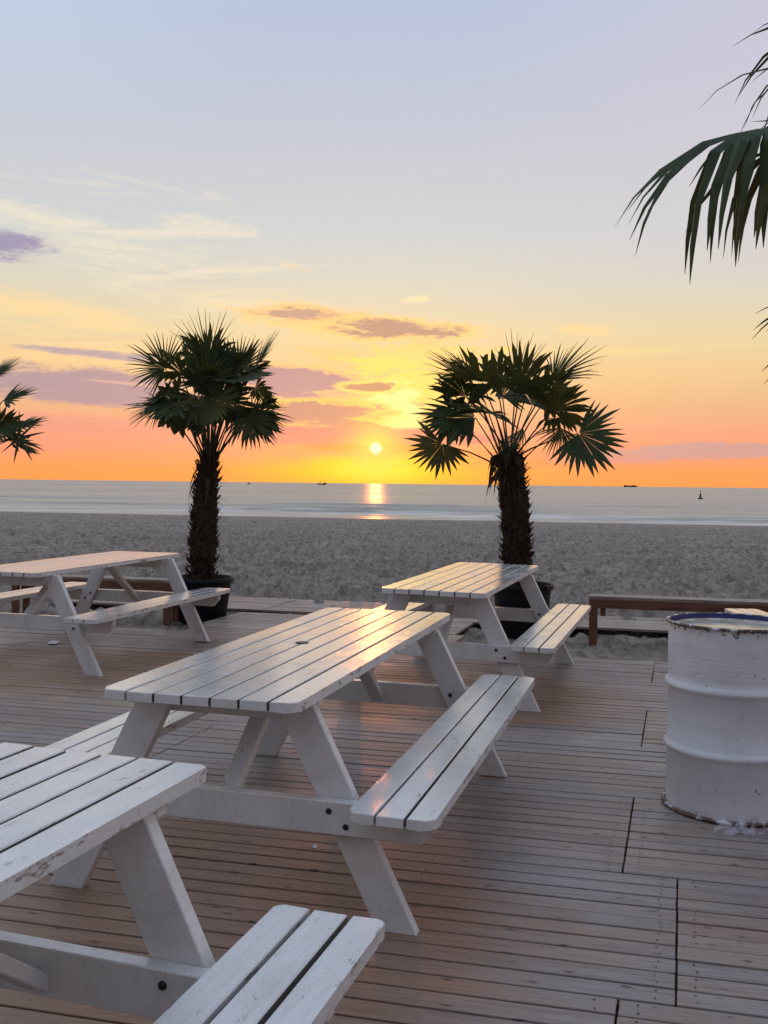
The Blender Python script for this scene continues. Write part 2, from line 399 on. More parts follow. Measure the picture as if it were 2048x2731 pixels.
def mat_water():
    m, nt, b, t, oi, g = new_mat('sea_water')
    p = g.outputs['Position']
    b.inputs['Base Color'].default_value = (0.055, 0.075, 0.08, 1)
    b.inputs['IOR'].default_value = 1.38
    w1 = noise(nt, mapping(nt, p, (0.20, 0.75, 1)), 1.0, 4.0, 0.6, 0.3)
    w2 = noise(nt, mapping(nt, p, (0.014, 0.075, 1), (0, 0, 0.12)), 1.0, 5.0, 0.65, 0.3)
    w3 = noise(nt, mapping(nt, p, (0.0022, 0.012, 1)), 1.0, 5.0, 0.6, 0.2)
    foam_n = noise(nt, mapping(nt, p, (0.03, 0.30, 1), (0, 0, 0.19)), 1.0, 5.0, 0.60)
    sh = shore(nt, p)
    foam = sh.step(-45.0, -3.0) * foam_n.step(0.49, 0.60)
    col = mixc(nt, foam * 0.75, (0.34, 0.305, 0.25, 1), (0.88, 0.84, 0.76, 1))
    nt.links.new(col, b.inputs['Base Color'])
    rough = (0.33 + (w3 - 0.5) * 0.35 + (w2 - 0.5) * 0.2).f('MAXIMUM', 0.10) + foam * 0.3
    nt.links.new(rough.s, b.inputs['Roughness'])
    n0 = bump(nt, b, w3, 1.0, 4.0)
    n1 = bump(nt, b, w2, 1.0, 1.3, n0)
    bump(nt, b, w1, 1.0, 0.07, n1)
    return m

M = {}
M['paint'] = mat_paint()
M['paint_board'] = mat_paint('white_paint_worn_edges', True)
M['paint_inner'] = mat_paint('white_paint_dirt_shade_seams', True, True)
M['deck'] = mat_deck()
M['joist'] = mat_simple('joist_wood', (0.045, 0.035, 0.03), 0.9, 0.2)
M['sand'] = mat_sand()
M['water'] = mat_water()
M['drum'] = mat_drum('drum_paint', False)
M['rust'] = mat_drum('rusty_rim', True)
M['lid'] = mat_simple('wet_white_lid', (0.62, 0.58, 0.50), 0.16, 0.6, 0.3, 14, bstr=0.15, bd=0.004, dark=(0.30, 0.22, 0.14))
M['blue'] = mat_simple('blue_enamel', (0.02, 0.035, 0.16), 0.35, 0.5, 0.2, 20)
M['bolt'] = mat_simple('black_iron', (0.018, 0.018, 0.022), 0.45, 0.5, 0.2, 60, metal=0.4)
M['stain'] = mat_simple('brown_stained_wood', (0.165, 0.066, 0.034), 0.55, 0.4, 0.3, 1.0, (60, 4, 60), 0.5, 0.003, dark=(0.075, 0.030, 0.018))
M['worn_or_lit'] = mat_simple('stained_wood_lit_top', (0.30, 0.235, 0.18), 0.5, 0.45, 0.3, 1.0, (60, 4, 60), 0.5, 0.003, dark=(0.16, 0.105, 0.07))  # paler seat tops: the reflected sky is put into the colour
M['pot'] = mat_simple('black_plastic', (0.008, 0.008, 0.010), 0.55, 0.22, 0.25, 12)
M['soil'] = mat_simple('dark_soil', (0.035, 0.026, 0.02), 0.95, 0.15, 0.4, 25, bstr=1.0, bd=0.03)
M['leaf'] = mat_leaf('palm_leaf', (0.052, 0.082, 0.026), (0.030, 0.050, 0.020), 0.24)
M['leaf_y'] = mat_leaf('yellowing_palm_leaf', (0.105, 0.098, 0.024), (0.050, 0.060, 0.020), 0.30)
M['dead'] = mat_leaf('dry_brown_leaf', (0.075, 0.040, 0.020), (0.035, 0.020, 0.012), 0.15)
M['petiole'] = mat_simple('leaf_stalk', (0.050, 0.058, 0.024), 0.5, 0.4)
M['bark'] = mat_simple('palm_bark', (0.060, 0.036, 0.024), 0.95, 0.15, 0.5, 22, (1, 1, 0.4), 1.0, 0.02, dark=(0.018, 0.012, 0.010))
M['fibre'] = mat_simple('palm_fibre', (0.075, 0.045, 0.028), 0.9, 0.2, 0.5, 40, dark=(0.022, 0.014, 0.010))
M['white'] = mat_simple('white_plastic', (0.78, 0.78, 0.77), 0.5, 0.4, 0.08, 15)
M['dark_boat'] = mat_simple('dark_hull', (0.030, 0.018, 0.018), 0.6, 0.3)
M['buoy'] = mat_simple('dark_green_buoy', (0.012, 0.030, 0.022), 0.5, 0.4)

def mat_film():
    m, nt, b, t, oi, g = new_mat('crumpled_film')
    b.inputs['Base Color'].default_value = (0.66, 0.64, 0.70, 1); b.inputs['Roughness'].default_value = 0.28
    b.inputs['Alpha'].default_value = 0.28
    return m
M['film'] = mat_film()

# ================================================================== mesh helpers
def link(name, me, mat, parent=None, loc=None, rot=None):
    o = bpy.data.objects.new(name, me); C.objects.link(o)
    if mat is not None and len(me.materials) == 0: me.materials.append(mat)
    if parent is not None: o.parent = parent
    if loc is not None: o.location = loc
    if rot is not None: o.rotation_euler = rot
    return o

def empty(name, loc=(0, 0, 0), rz=0.0):
    o = bpy.data.objects.new(name, None); C.objects.link(o); o.empty_display_size = 0.2
    o.location = loc; o.rotation_euler = (0, 0, rz); return o

def tag(o, label=None, cat=None, group=None, kind=None):
    if label: o['label'] = label
    if cat: o['category'] = cat
    if group: o['group'] = group
    if kind: o['kind'] = kind
    return o

def pymesh(name, v, f, smooth=False):
    me = bpy.data.meshes.new(name); me.from_pydata([tuple(p) for p in v], [], f); me.update()
    if smooth:
        for p in me.polygons: p.use_smooth = True
    return me

def from_bm(name, bm, smooth_angle=None):
    bmesh.ops.recalc_face_normals(bm, faces=bm.faces)
    me = bpy.data.meshes.new(name); bm.to_mesh(me); bm.free()
    if smooth_angle is not None:
        for p in me.polygons: p.use_smooth = True
        me.set_sharp_from_angle(angle=smooth_angle)
    return me

def outline_board(pts, z0, z1, bev=0.003, name='board', segs=1):
    """vertical prism over an outline with softened edges"""
    bm = bmesh.new()
    lo = [bm.verts.new((x, y, z0)) for x, y in pts]; hi = [bm.verts.new((x, y, z1)) for x, y in pts]
    n = len(pts)
    bm.faces.new(lo[::-1]); bm.faces.new(hi)
    for i in range(n): bm.faces.new((lo[i], lo[(i+1) % n], hi[(i+1) % n], hi[i]))
    if bev > 0:
        hs = set(hi) | set(lo)
        ed = [e for e in bm.edges if abs(e.verts[0].co.z - e.verts[1].co.z) < 1e-6]
        bmesh.ops.bevel(bm, geom=ed, offset=bev, segments=segs, affect='EDGES', profile=0.5)
    return from_bm(name, bm)

def box_mesh(sx, sy, sz, bev=0.003, name='box'):
    """box centred on the origin in x,y,z"""
    bm = bmesh.new(); bmesh.ops.create_cube(bm, size=1.0)
    for v in bm.verts: v.co = Vector((v.co.x*sx, v.co.y*sy, v.co.z*sz))
    if bev > 0: bmesh.ops.bevel(bm, geom=list(bm.edges), offset=bev, segments=1, affect='EDGES')
    return from_bm(name, bm)

def lathe(prof, n=48, name='lathe', cap=True):
    v = []; f = []
    for r, z in prof:
        for i in range(n):
            a = 2*PI*i/n; v.append((r*math.cos(a), r*math.sin(a), z))
    for k in range(len(prof)-1):
        for i in range(n):
            j = (i+1) % n
            f.append((k*n+i, k*n+j, (k+1)*n+j, (k+1)*n+i))
    me = pymesh(name, v, f, True); me.set_sharp_from_angle(angle=math.radians(50))
    return me

def align(o, a, b, up=Vector((0, 0, 1))):
    """put an object (long axis local Y, centred) between a and b; local Z towards up"""
    a = Vector(a); b = Vector(b); y = (b - a).normalized(); x = y.cross(up).normalized(); z = x.cross(y)
    m = Matrix((x, y, z)).transposed().to_4x4(); m.translation = (a + b)/2
    o.matrix_local = m

# value noise (numpy)
def vnoise(x, y, seed=0):
    xi = np.floor(x).astype(np.int64); yi = np.floor(y).astype(np.int64)
    xf = x - xi; yf = y - yi
    def hsh(a, b):
        h = (a * 374761393 + b * 668265263 + seed * 974711) & 0x7fffffff
        h = ((h ^ (h >> 13)) * 1274126177) & 0x7fffffff
        return ((h ^ (h >> 16)) & 0xffff) / 65535.0
    u = xf*xf*(3-2*xf); w = yf*yf*(3-2*yf)
    return (hsh(xi, yi)*(1-u) + hsh(xi+1, yi)*u)*(1-w) + (hsh(xi, yi+1)*(1-u) + hsh(xi+1, yi+1)*u)*w

# ================================================================== setting: beach and sea
BOARD_AZ = math.radians(103.3)
bv = Vector((math.sin(BOARD_AZ), math.cos(BOARD_AZ))); nv = Vector((-bv.y, bv.x))
def deck_xy(s, t): return (nv.x*s + bv.x*t, nv.y*s + bv.y*t)

def grid_object(name, xs, ys, zs, mat):
    ny, nx = xs.shape
    v = np.stack([xs, ys, zs], -1).reshape(-1, 3)
    i = np.arange(ny*nx).reshape(ny, nx)
    f = np.stack([i[:-1, :-1], i[:-1, 1:], i[1:, 1:], i[1:, :-1]], -1).reshape(-1, 4)
    me = bpy.data.meshes.new(name)
    me.vertices.add(len(v)); me.vertices.foreach_set('co', v.astype(np.float32).ravel())
    me.loops.add(f.size); me.loops.foreach_set('vertex_index', f.astype(np.int32).ravel())
    me.polygons.add(len(f)); me.polygons.foreach_set('loop_start', np.arange(0, f.size, 4, dtype=np.int32))
    me.polygons.foreach_set('use_smooth', np.ones(len(f), bool))
    me.update(calc_edges=True); me.validate()
    return tag(link(name, me, mat), kind='structure')

SEA = -2.0
rows = list(np.arange(-30, 8.0, 1.0)); y = 8.0
while y < 130: rows.append(y); y *= 1.0062
rows = np.array(rows)
s_ = np.linspace(-1, 1, 461); tt = np.tan(np.radians(62) * (0.34*s_ + 0.66*s_**3))
YY, TT = np.meshgrid(rows, tt, indexing='ij')
XX = (np.maximum(YY, 0) + 14.0) * TT
rho = YY + 0.2*XX
base = -0.085 - 1.915*np.clip((rho - 13.0)/86.0, 0, 3)
ds = nv.x*XX + nv.y*YY; dt_ = bv.x*XX + bv.y*YY
h = 0.4*(vnoise(XX*0.9, YY*0.9, 1)-.5) + 0.7*(vnoise(XX*2.9, YY*2.3, 2)-.5) + 1.0*(vnoise(XX*6.6, YY*5.0, 3)-.5) + 0.8*(vnoise(XX*13, YY*10, 4)-.5)
ridge = 1 - np.abs(2*vnoise(XX*1.7 + 9, YY*3.0, 5) - 1)
amp = np.clip((ds - 9.0)/3.0, 0.16, 1.0) * np.clip((97 - rho)/18.0, 0.0, 1.0)
zz = base + amp*(0.175*h + 0.07*(ridge - .5)) + 0.25*(vnoise(XX*0.12, YY*0.12, 8)-.5)*np.clip((rho-16)/20, 0, 1)*np.clip((95-rho)/20, 0, 1)
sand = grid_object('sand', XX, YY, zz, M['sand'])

# sea: swell near the shore, then a long sheet to the horizon
yr = [78.0]
while yr[-1] < 330: yr.append(yr[-1] + 0.55 + max(0, yr[-1]-170)*0.012)
while yr[-1] < 60000: yr.append(yr[-1]*1.12)
yr = np.array(yr)
sx = np.linspace(-1, 1, 121); tx = 1.6*sx*(0.35 + 0.65*np.abs(sx)**1.5)
YY, TT = np.meshgrid(yr, tx, indexing='ij'); XX = YY*TT
q = YY + 0.2*XX - 99.0
wob = 5.0*(vnoise(XX*0.035, YY*0.02, 11)-.5)
am = np.clip(vnoise(XX*0.022, YY*0.09, 12)*1.7 - 0.45, 0, 1)
ph = (q + wob)
sw = 0.5 + 0.5*np.cos(2*PI*ph/9.5)
near = np.clip(q/5.0, 0, 1)*np.clip((150-q)/110.0, 0, 1)
zz = SEA + near*(0.42*am*sw**4 + 0.05*(vnoise(XX*0.5, YY*0.9, 13)-.5))
sea = grid_object('sea', XX, YY, zz, M['water'])

# ================================================================== deck of loose panels
deck_root = None
ROW = 0.973; S0 = 2.95 - 3*ROW
def in_view(s, t0, t1):
    """keep boards that come into a generous view wedge"""
    for k in range(9):
        t = t0 + (t1-t0)*k/8; x, y = deck_xy(s, t)
        if y > -0.5 and abs(x) < 0.55*max(y, 0) + 1.6: return True
    return False
panels = []                       # (s0, s1, t0, t1)
def row_panels(i, joints, lo=-9.5, hi=5.0):
    s0 = S0 + i*ROW; js = [lo] + sorted(joints) + [hi]
    for a, b in zip(js, js[1:]): panels.append((s0, s0+ROW, a, b))
row_panels(0, [-2.6, 0.3, 3.1]); row_panels(1, [-2.2, 0.55, 3.3]); row_panels(2, [-2.75, 0.0, 2.8])
row_panels(3, [-5.3, -2.55, 0.222, 3.0]); row_panels(4, [-5.4, -2.70, 0.075, 2.85]); row_panels(5, [-5.2, -2.42, 0.56, 3.3])
row_panels(6, [-5.3, -2.58, 0.19, 2.95]); row_panels(7, [-5.6, -2.85, 0.92, 3.7]); row_panels(8, [-5.25, -2.48, 0.31, 3.1])
s7 = S0 + 9*ROW                                             # 8.79
panels.append((s7, s7 + 4*ROW/10, -9.5, -4.27))            # short strip before the sandy gap
panels.append((s7, s7+ROW, -4.25, -1.486)); panels.append((s7+ROW, s7+2*ROW, -4.27, -1.53))
panels.append((s7+2*ROW, s7+3*ROW, -1.95, 0.92)); panels.append((s7+2*ROW, s7+3*ROW, 0.93, 3.7))
panels.append((10.96, 10.96+1.15, -4.02, -1.97)); panels.append((10.99, 10.99+1.15, -6.75, -4.035))
boards = []
for (s0, s1, t0, t1) in panels:
    n = max(1, round((s1-s0)/0.0973)); w = (s1-s0)/n; tone = random.random()
    for k in range(n):
        sc = s0 + (k+0.5)*w
        gap = 0.0105
        e0 = random.uniform(0.0025, 0.0045); e1 = random.uniform(0.0025, 0.0045)
        sk = 0.0617*(sc - (s0+s1)/2)
        if in_view(sc, t0, t1): boards.append((sc, t0+e0+sk, t1-e1+sk, w-gap, tone))
# sub-frame
jv = []; jf = []
def add_jbox(cx, cy, lx, ly, z0, z1, ang):
    c, s = math.cos(ang), math.sin(ang); b0 = len(jv)
    for z in (z0, z1):
        for ax, ay in ((-1, -1), (1, -1), (1, 1), (-1, 1)):
            px, py = ax*lx/2, ay*ly/2
            jv.append((cx + c*px - s*py, cy + s*px + c*py, z))
    for q4 in ((0, 3, 2, 1), (4, 5, 6, 7), (0, 1, 5, 4), (1, 2, 6, 5), (2, 3, 7, 6), (3, 0, 4, 7)): jf.append(tuple(b0+i for i in q4))
ang = math.atan2(bv.y, bv.x)
for (s0, s1, t0, t1) in panels:
    L = t1-t0; nj = max(2, int(L/0.7)+1)
    for k in range(nj):
        t = t0 + 0.06 + (L-0.12)*k/(nj-1)
        cx, cy = deck_xy((s0+s1)/2, t); add_jbox(cx, cy, 0.045, (s1-s0)-0.03, -0.10, -0.0262, ang)
deck = tag(link('deck', pymesh('deck_joists', jv, jf), M['joist']), kind='structure')
def plank_mesh(L, w):
    me = box_mesh(w, L, 0.026, 0.0022, 'plank')
    for v_ in me.vertices: v_.co.y -= 0.0617*v_.co.x      # ends cut along the panel joint
    return me
vis = sorted(boards, key=lambda q: q[0])
rest = []
for i, (s, t0, t1, w, tone) in enumerate(vis):
    x, y = deck_xy(s, (t0+t1)/2)
    rz = ang - PI/2 + random.gauss(0, 0.0006)
    zj = -0.013 + random.gauss(0, 0.0009)
    if s < S0 + 1.2*ROW and len(vis) > 290: rest.append((x, y, zj, t1-t0, w)); continue
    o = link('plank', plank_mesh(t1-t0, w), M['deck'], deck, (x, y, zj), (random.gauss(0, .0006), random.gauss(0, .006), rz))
    o.color = (min(1, max(0, tone + random.gauss(0, 0.22))), random.random(), 0, 1)
print('planks', len(vis), 'rest', len(rest))
sv = []; sf = []
for (s, t0, t1, w, tone) in vis:
    if s > 6.0: break
    nj = max(2, int((t1-t0)/0.7)+1)
    for k in range(nj):
        t = t0 + 0.055 + (t1-t0-0.11)*k/(nj-1)
        for q in (-0.27, 0.27):
            x, y = deck_xy(s + q*w + random.gauss(0, .002), t + random.gauss(0, .004)); b0 = len(sv)
            for i in range(6): sv.append((x + 0.0042*math.cos(i*PI/3), y + 0.0042*math.sin(i*PI/3), 0.0012))
            sf.append(tuple(range(b0, b0+6)))
tag(link('screw_heads', pymesh('screw_heads', sv, sf), M['bolt'], deck), kind='stuff')
if rest:
    v = []; f = []
    jv.clear(); jf.clear()
    for (x, y, z, L, w) in rest: add_jbox(x, y, L, w, -0.026, 0.0, ang)
    tag(link('plank_row', pymesh('plank_row', jv, jf), M['deck'], deck), kind='stuff')

# ================================================================== picnic tables
def rounded(w, L, corners, r=0.045, k=5):
    """board outline w (x) by L (y), rounding the listed corners ('NE','NW','SE','SW'; N = +y, E = +x)"""
    P = []
    for nm, sx_, sy_, a0 in (('SE', 1, -1, -90), ('NE', 1, 1, 0), ('NW', -1, 1, 90), ('SW', -1, -1, 180)):
        cx, cy = sx_*w/2, sy_*L/2
        if nm in corners:
            for i in range(k+1):
                a = math.radians(a0 + 90*i/k); P.append((cx - sx_*r + r*math.cos(a), cy - sy_*r + r*math.sin(a)))
        else: P.append((cx, cy))
    return P
_cache = {}
def board(w, L, th, corners, rad):
    k = (w, L, th, corners, rad)
    if k not in _cache: _cache[k] = outline_board(rounded(w, L, corners, rad), -th, 0.0, 0.0030, 'tabletop_board')
    return _cache[k]

def picnic_table(label, x, y, yaw, L=2.33, off=0.675, dz=0.0, tu=0.0, tv=0.0, beam=(-1, 1), hole=False, gap_top=0.0095, gap_b=0.0095, bvx=0.0, rad=0.045):
    W, Ht, Lb, Wb, Hb = 0.7265, 0.803 + dz, L + 0.038, 0.294, 0.477 + dz
    root = empty('picnic_table', (x, y, 0)); root.rotation_euler = Euler((tu, -tv, -yaw), 'XYZ')
    tag(root, label, 'picnic table', 'white picnic tables on the deck')
    th = 0.035; n = 7; bw = W/n
    for k in range(n):
        cor = ('SW', 'NW') if k == 0 else (('SE', 'NE') if k == n-1 else ())
        o = link('tabletop_board', board(bw-gap_top, L, th, cor, rad), M['paint_board' if cor else 'paint_inner'], root, (-W/2 + (k+0.5)*bw, random.gauss(0, .0015), Ht + random.gauss(0, .0008)))
        if hole and k == 3:
            cap = lathe([(0.0, 0.0004), (0.026, 0.0006), (0.030, 0.0002), (0.030, -0.01)], 24, 'parasol_hole_cap')
            link('parasol_hole_cap', cap, M['bolt'], o, (-0.055, -0.04, 0.002))
    for sgn in (-1, 1):
        for k in range(3):
            v = sgn*off + (k-1)*Wb/3
            cor = ('SW', 'NW') if k == 0 else (('SE', 'NE') if k == 2 else ())
            link('bench_board', board(Wb/3-gap_b, Lb, th, cor, rad), M['paint_board' if cor else 'paint_inner'], root, (v, random.gauss(0, .002), Hb + random.gauss(0, .0008)))
    uf = L/2 - 0.235
    zt = Ht - th - 0.001
    lw, lt = 0.125, 0.044
    v0, v1 = off - 0.037, off - 0.42          # leg centre at floor and under the top
    for e, end in ((0, -1), (1, 1)):
        u = end*uf; bs = beam[e]
        for sgn in (-1, 1):
            # slanted leg, cut level at both ends
            a0, a1 = sgn*v0, sgn*v1; hw = lw/2*math.sqrt(1 + ((v0-v1)/zt)**2)
            pts = [(a0-hw, 0.0), (a0+hw, 0.0), (a1+hw, zt), (a1-hw, zt)]
            me = _cache.get(('leg', sgn, zt, off))
            if me is None:
                bm = bmesh.new()
                A = [bm.verts.new((p, -lt/2, z)) for p, z in pts]; B = [bm.verts.new((p, lt/2, z)) for p, z in pts]
                bm.faces.new(A); bm.faces.new(B[::-1])
                for i in range(4): bm.faces.new((A[i], B[i], B[(i+1) % 4], A[(i+1) % 4]))
                bmesh.ops.recalc_face_normals(bm, faces=bm.faces)
                bmesh.ops.bevel(bm, geom=list(bm.edges), offset=0.003, segments=1, affect='EDGES')
                # long axis to local Y: swap axes so that the grain follows the leg
                me = from_bm('leg', bm); _cache[('leg', sgn, zt, off)] = me
            link('leg', me, M['paint'], root, (0, u, 0))
            # bolts through beam and leg
            zb = Hb - th - 0.055
            vb = sgn*(v0 + (v1-v0)*zb/zt)
            for dv, dzb in ((-0.035*sgn, 0.022), (0.025*sgn, -0.026)):
                fb = u + (-1)*(lt/2 + (lt if bs < 0 else 0)) - 0.003
                bo = lathe([(0.0, 0.006), (0.007, 0.006), (0.0105, 0.003), (0.0105, 0.0)], 10, 'bolt') if 'bolt' not in _cache else _cache['bolt']
                _cache['bolt'] = bo
                link('bolt', bo, M['bolt'], root, (vb+dv, fb+0.001, zb+dzb), (PI/2, 0, 0))
        # bench beam with sloped ends
        ln = 2*(off + Wb/2 - 0.03); bh = 0.112; zc = Hb - th - 0.001
        pts = [(-ln/2, zc), (ln/2, zc), (ln/2, zc-0.045), (ln/2-0.06, zc-bh), (-ln/2+0.06, zc-bh), (-ln/2, zc-0.045)]
        pr = outline_board(pts, -lt/2, lt/2, 0.003, 'bench_beam')
        link('bench_beam', pr, M['paint'], root, (0, u + bs*(lt+0.001), 0), (PI/2, 0, 0))
        # bearer under the top
        ln = W - 0.05; bh = 0.085
        pts = [(-ln/2, zt), (ln/2, zt), (ln/2, zt-0.03), (ln/2-0.05, zt-bh), (-ln/2+0.05, zt-bh), (-ln/2, zt-0.03)]
        pr = outline_board(pts, -lt/2, lt/2, 0.003, 'top_bearer')
        link('top_bearer', pr, M['paint'], root, (0, u - bs*(lt+0.001), 0), (PI/2, 0, 0))
        # diagonal brace to the middle of the top
        br = link('brace', box_mesh(0.07, 0.70, 0.036, 0.003, 'brace'), M['paint'], root)
        ub = u + bs*(lt+0.001) - end*(lt/2+0.002)
        align(br, (bvx, ub - end*0.01, zc-0.07), (bvx, ub - end*0.52, zt-0.006))
    return root

picnic_table('white picnic table with a small dark parasol hole in the middle of its wet top', -0.289, 4.355, 0.282, dz=-0.002, tu=0.002, tv=0.002, beam=(-1, 1), hole=True)
picnic_table('white picnic table with an orange glowing top, in front of a palm pot', 0.666, 7.638, 0.306, dz=0.002, tu=0.003, tv=-0.010, beam=(-1, 1))
picnic_table('white picnic table with splayed benches standing before the short brown bench', -2.639, 8.618, 0.312, L=2.205, off=0.755, tu=0.006, tv=0.004, beam=(1, 1))
picnic_table('white picnic table with chipped board edges and one big dark bolt on its bench beam', -1.124, 1.417, 0.315, dz=0.004, beam=(-1, -1), gap_top=0.012, gap_b=0.013, bvx=0.08, rad=0.02)
picnic_table('white picnic table mostly hidden behind the white oil drum', 3.715, 7.20, 0.0)

# ================================================================== oil drum
drum = empty('oil_drum', (1.648, 4.635, 0)); drum.rotation_euler = (0, 0, 0.4)
tag(drum, 'white painted steel oil drum with two ribs, rusty rims and a blue lid edge', 'drum')
R = 0.2865
prof = [(R, 0.012), (R, 0.268), (R+0.006, 0.276), (R+0.0155, 0.290), (R+0.0155, 0.298), (R+0.006, 0.312), (R, 0.320), (R, 0.558), (R+0.006, 0.566), (R+0.0155, 0.580),
        (R+0.0155, 0.588), (R+0.006, 0.602), (R, 0.610)]
for k in range(7):
    z = 0.640 + k*0.022
    prof += [(R, z), (R+0.0011, z+0.008), (R, z+0.016)]
prof += [(R, 0.868)]
dw = lathe(prof, 96, 'drum_wall')
for v_ in dw.vertices:                                  # shallow dents
    a = math.atan2(v_.co.y, v_.co.x); q = 0.0035*math.sin(2*a+1.0)*math.sin(v_.co.z*7) + 0.0022*math.sin(5*a+v_.co.z*9) - 0.008*math.exp(-((a+1.9)/0.22)**2 - ((v_.co.z-0.44)/0.07)**2)
    v_.co.x *= 1 + q/R; v_.co.y *= 1 + q/R
link('drum_wall', dw, M['drum'], drum)
def torus(Rm, r, z, n=96, k=10, name='rim', sq=1.0):
    pr = [(Rm + r*math.cos(2*PI*i/k), z + sq*r*math.sin(2*PI*i/k)) for i in range(k+1)]
    return lathe(pr, n, name)
link('rim', torus(R+0.006, 0.0085, 0.874, name='rim', sq=0.9), M['rust'], drum)
link('rim', torus(R+0.010, 0.0105, 0.011, name='rim', sq=1.05), M['rust'], drum)
link('lid', lathe([(0.0, 0.852), (0.20, 0.850), (0.262, 0.850), (0.2655, 0.857)], 96, 'lid'), M['lid'], drum)
link('lid_edge', lathe([(0.266, 0.857), (R-0.008, 0.852), (R-0.004, 0.878)], 96, 'lid_edge'), M['blue'], drum)

# crumpled clear film at the drum's foot
def film_mesh():
    rg = random.Random(3); v = []; f = []
    for k in range(34):
        cx = rg.uniform(-0.14, 0.16); cy = rg.gauss(0, 0.03); cz = abs(rg.gauss(0.012, 0.022)); b0 = len(v)
        nn = 5; r = rg.uniform(0.015, 0.05)
        ax = Vector((rg.gauss(0, 1), rg.gauss(0, 1), rg.gauss(0, 1))).normalized(); q1 = ax.orthogonal().normalized(); q2 = ax.cross(q1)
        v.append((cx, cy, max(0.002, cz)))
        for i in range(nn):
            a = 2*PI*i/nn; rr = r*rg.uniform(0.5, 1.2)
            p = Vector((cx, cy, cz)) + q1*math.cos(a)*rr*1.3 + q2*math.sin(a)*rr*0.8 + ax*rg.gauss(0, 0.008)
            v.append((p.x, p.y, max(0.002, p.z)))
        for i in range(nn): f.append((b0, b0+1+i, b0+1+(i+1) % nn))
    return pymesh('plastic_film', v, f)
tag(link('plastic_film', film_mesh(), M['film'], None, (1.60, 4.275, 0.0), (0, 0, -0.15)), 'crumpled clear plastic film lying at the foot of the white drum', 'litter')

# ================================================================== low brown benches
def low_bench(label, x, y, L, posts, rz, zb=-0.06):
    """origin at the front left foot, long axis local +x, front towards the deck (-y)"""
    root = empty('low_bench', (x, y, zb), rz); tag(root, label, 'bench', 'brown wooden benches at the edge of the beach')
    top = 0.425 - zb
    for k in range(2):
        link('seat_plank', box_mesh(0.118, L, 0.03, 0.003, 'seat_plank'), M['worn_or_lit'], root, (L/2, 0.055 + k*0.125, top-0.015), (0, 0, -PI/2))
    link('apron', box_mesh(0.036, L, 0.085, 0.003, 'apron'), M['stain'], root, (L/2, 0.005, top-0.0735), (0, 0, -PI/2))
    link('apron', box_mesh(0.036, L, 0.085, 0.003, 'apron'), M['stain'], root, (L/2, 0.232, top-0.0735), (0, 0, -PI/2))
    hp = top - 0.117
    for px in posts:
        for py in (0.012, 0.225):
            o = link('post', box_mesh(0.078, hp, 0.045, 0.003, 'post'), M['stain'], root, (px+0.042, py, hp/2), (PI/2, 0, 0))
        o = link('bracket', box_mesh(0.05, 0.21, 0.08, 0.003, 'bracket'), M['stain'], root, (px+0.135, 0.118, hp-0.041))
    return root
low_bench('long brown wooden bench behind the white oil drum', 2.030, 9.69, 2.0, (0.0, 1.87), ang)
low_bench('short brown wooden bench behind the white picnic table with splayed benches', -4.22, 11.18, 2.0, (0.0, 1.87), ang)

# ================================================================== palms
def leaf_blade(hub, axis, normal, Rl, nseg, spread, rg, stiff=0.5, rc=0.42, cup=0.25, wid=1.0, gv=1.5):
    """one fan of folded segments, joined towards the hub; tips bend under their weight"""
    axis = axis.normalized(); normal = (normal - axis*normal.dot(axis)).normalized(); side = axis.cross(normal)
    v = []; f = []
    st = [0.03, 0.20, rc, 0.62, 0.82, 1.0]
    da = spread/nseg
    grav = Vector((0, 0, -1))
    for i in range(nseg):
        a = -spread/2 + (i+0.5)*da + rg.gauss(0, da*0.10)
        if rg.random() < 0.03: continue
        Ri = Rl*(0.74 + 0.26*math.cos(a*0.55))*rg.uniform(0.80, 1.08)
        d0 = (axis*math.cos(a) + side*math.sin(a))
        d0 = (d0 + normal*cup*(1-math.cos(a*0.8))*0.8).normalized()
        lat0 = (-axis*math.sin(a) + side*math.cos(a))
        p = hub.copy(); d = d0.copy(); prev = 0.0; b0 = len(v)
        bend = max(0.0, rg.gauss(1.0, 0.42))*(1.0-stiff)*(0.45 + 0.95*abs(math.sin(a*0.9)))
        rci = rc*rg.uniform(0.85, 1.2)
        for k, r in enumerate(st):
            ln = (r-prev)*Ri; 
            if r > 0.3:
                d = (d + grav*bend*gv*(r-prev)*(0.4 + 1.8*max(0, r-rc))*2.0).normalized()
            p = p + d*ln; prev = r
            lat = (lat0 - d*lat0.dot(d)).normalized(); nn = d.cross(lat); 
            if r <= rci: w = r*Ri*math.tan(da/2)*1.06
            else: w = max(rci*Ri*math.tan(da/2)*(1-(r-rci)/(1.0-rci))**0.75, 0.0012)
            w *= wid if r > rci else 1.0
            fold = w*0.55
            if r > rci: lat = (lat + nn*rg.gauss(0, 0.12)).normalized()
            v.append(p - lat*w + nn*fold*0.5); v.append(p - nn*fold*0.5); v.append(p + lat*w + nn*fold*0.5)
        for k in range(len(st)-1):
            q = b0 + 3*k
            f.append((q, q+1, q+4, q+3)); f.append((q+1, q+2, q+5, q+4))
    return v, f

def petiole_mesh(pts, r0, r1):
    v = []; f = []; n = 5
    for k, p in enumerate(pts):
        d = (pts[min(k+1, len(pts)-1)] - pts[max(k-1, 0)]).normalized(); x = d.orthogonal().normalized(); y = d.cross(x)
        r = r0 + (r1-r0)*k/(len(pts)-1)
        for i in range(n):
            a = 2*PI*i/n; v.append(p + x*math.cos(a)*r + y*math.sin(a)*r)
    for k in range(len(pts)-1):
        for i in range(n):
            j = (i+1) % n; f.append((k*n+i, k*n+j, (k+1)*n+j, (k+1)*n+i))
    return pymesh('petiole', v, f, True)

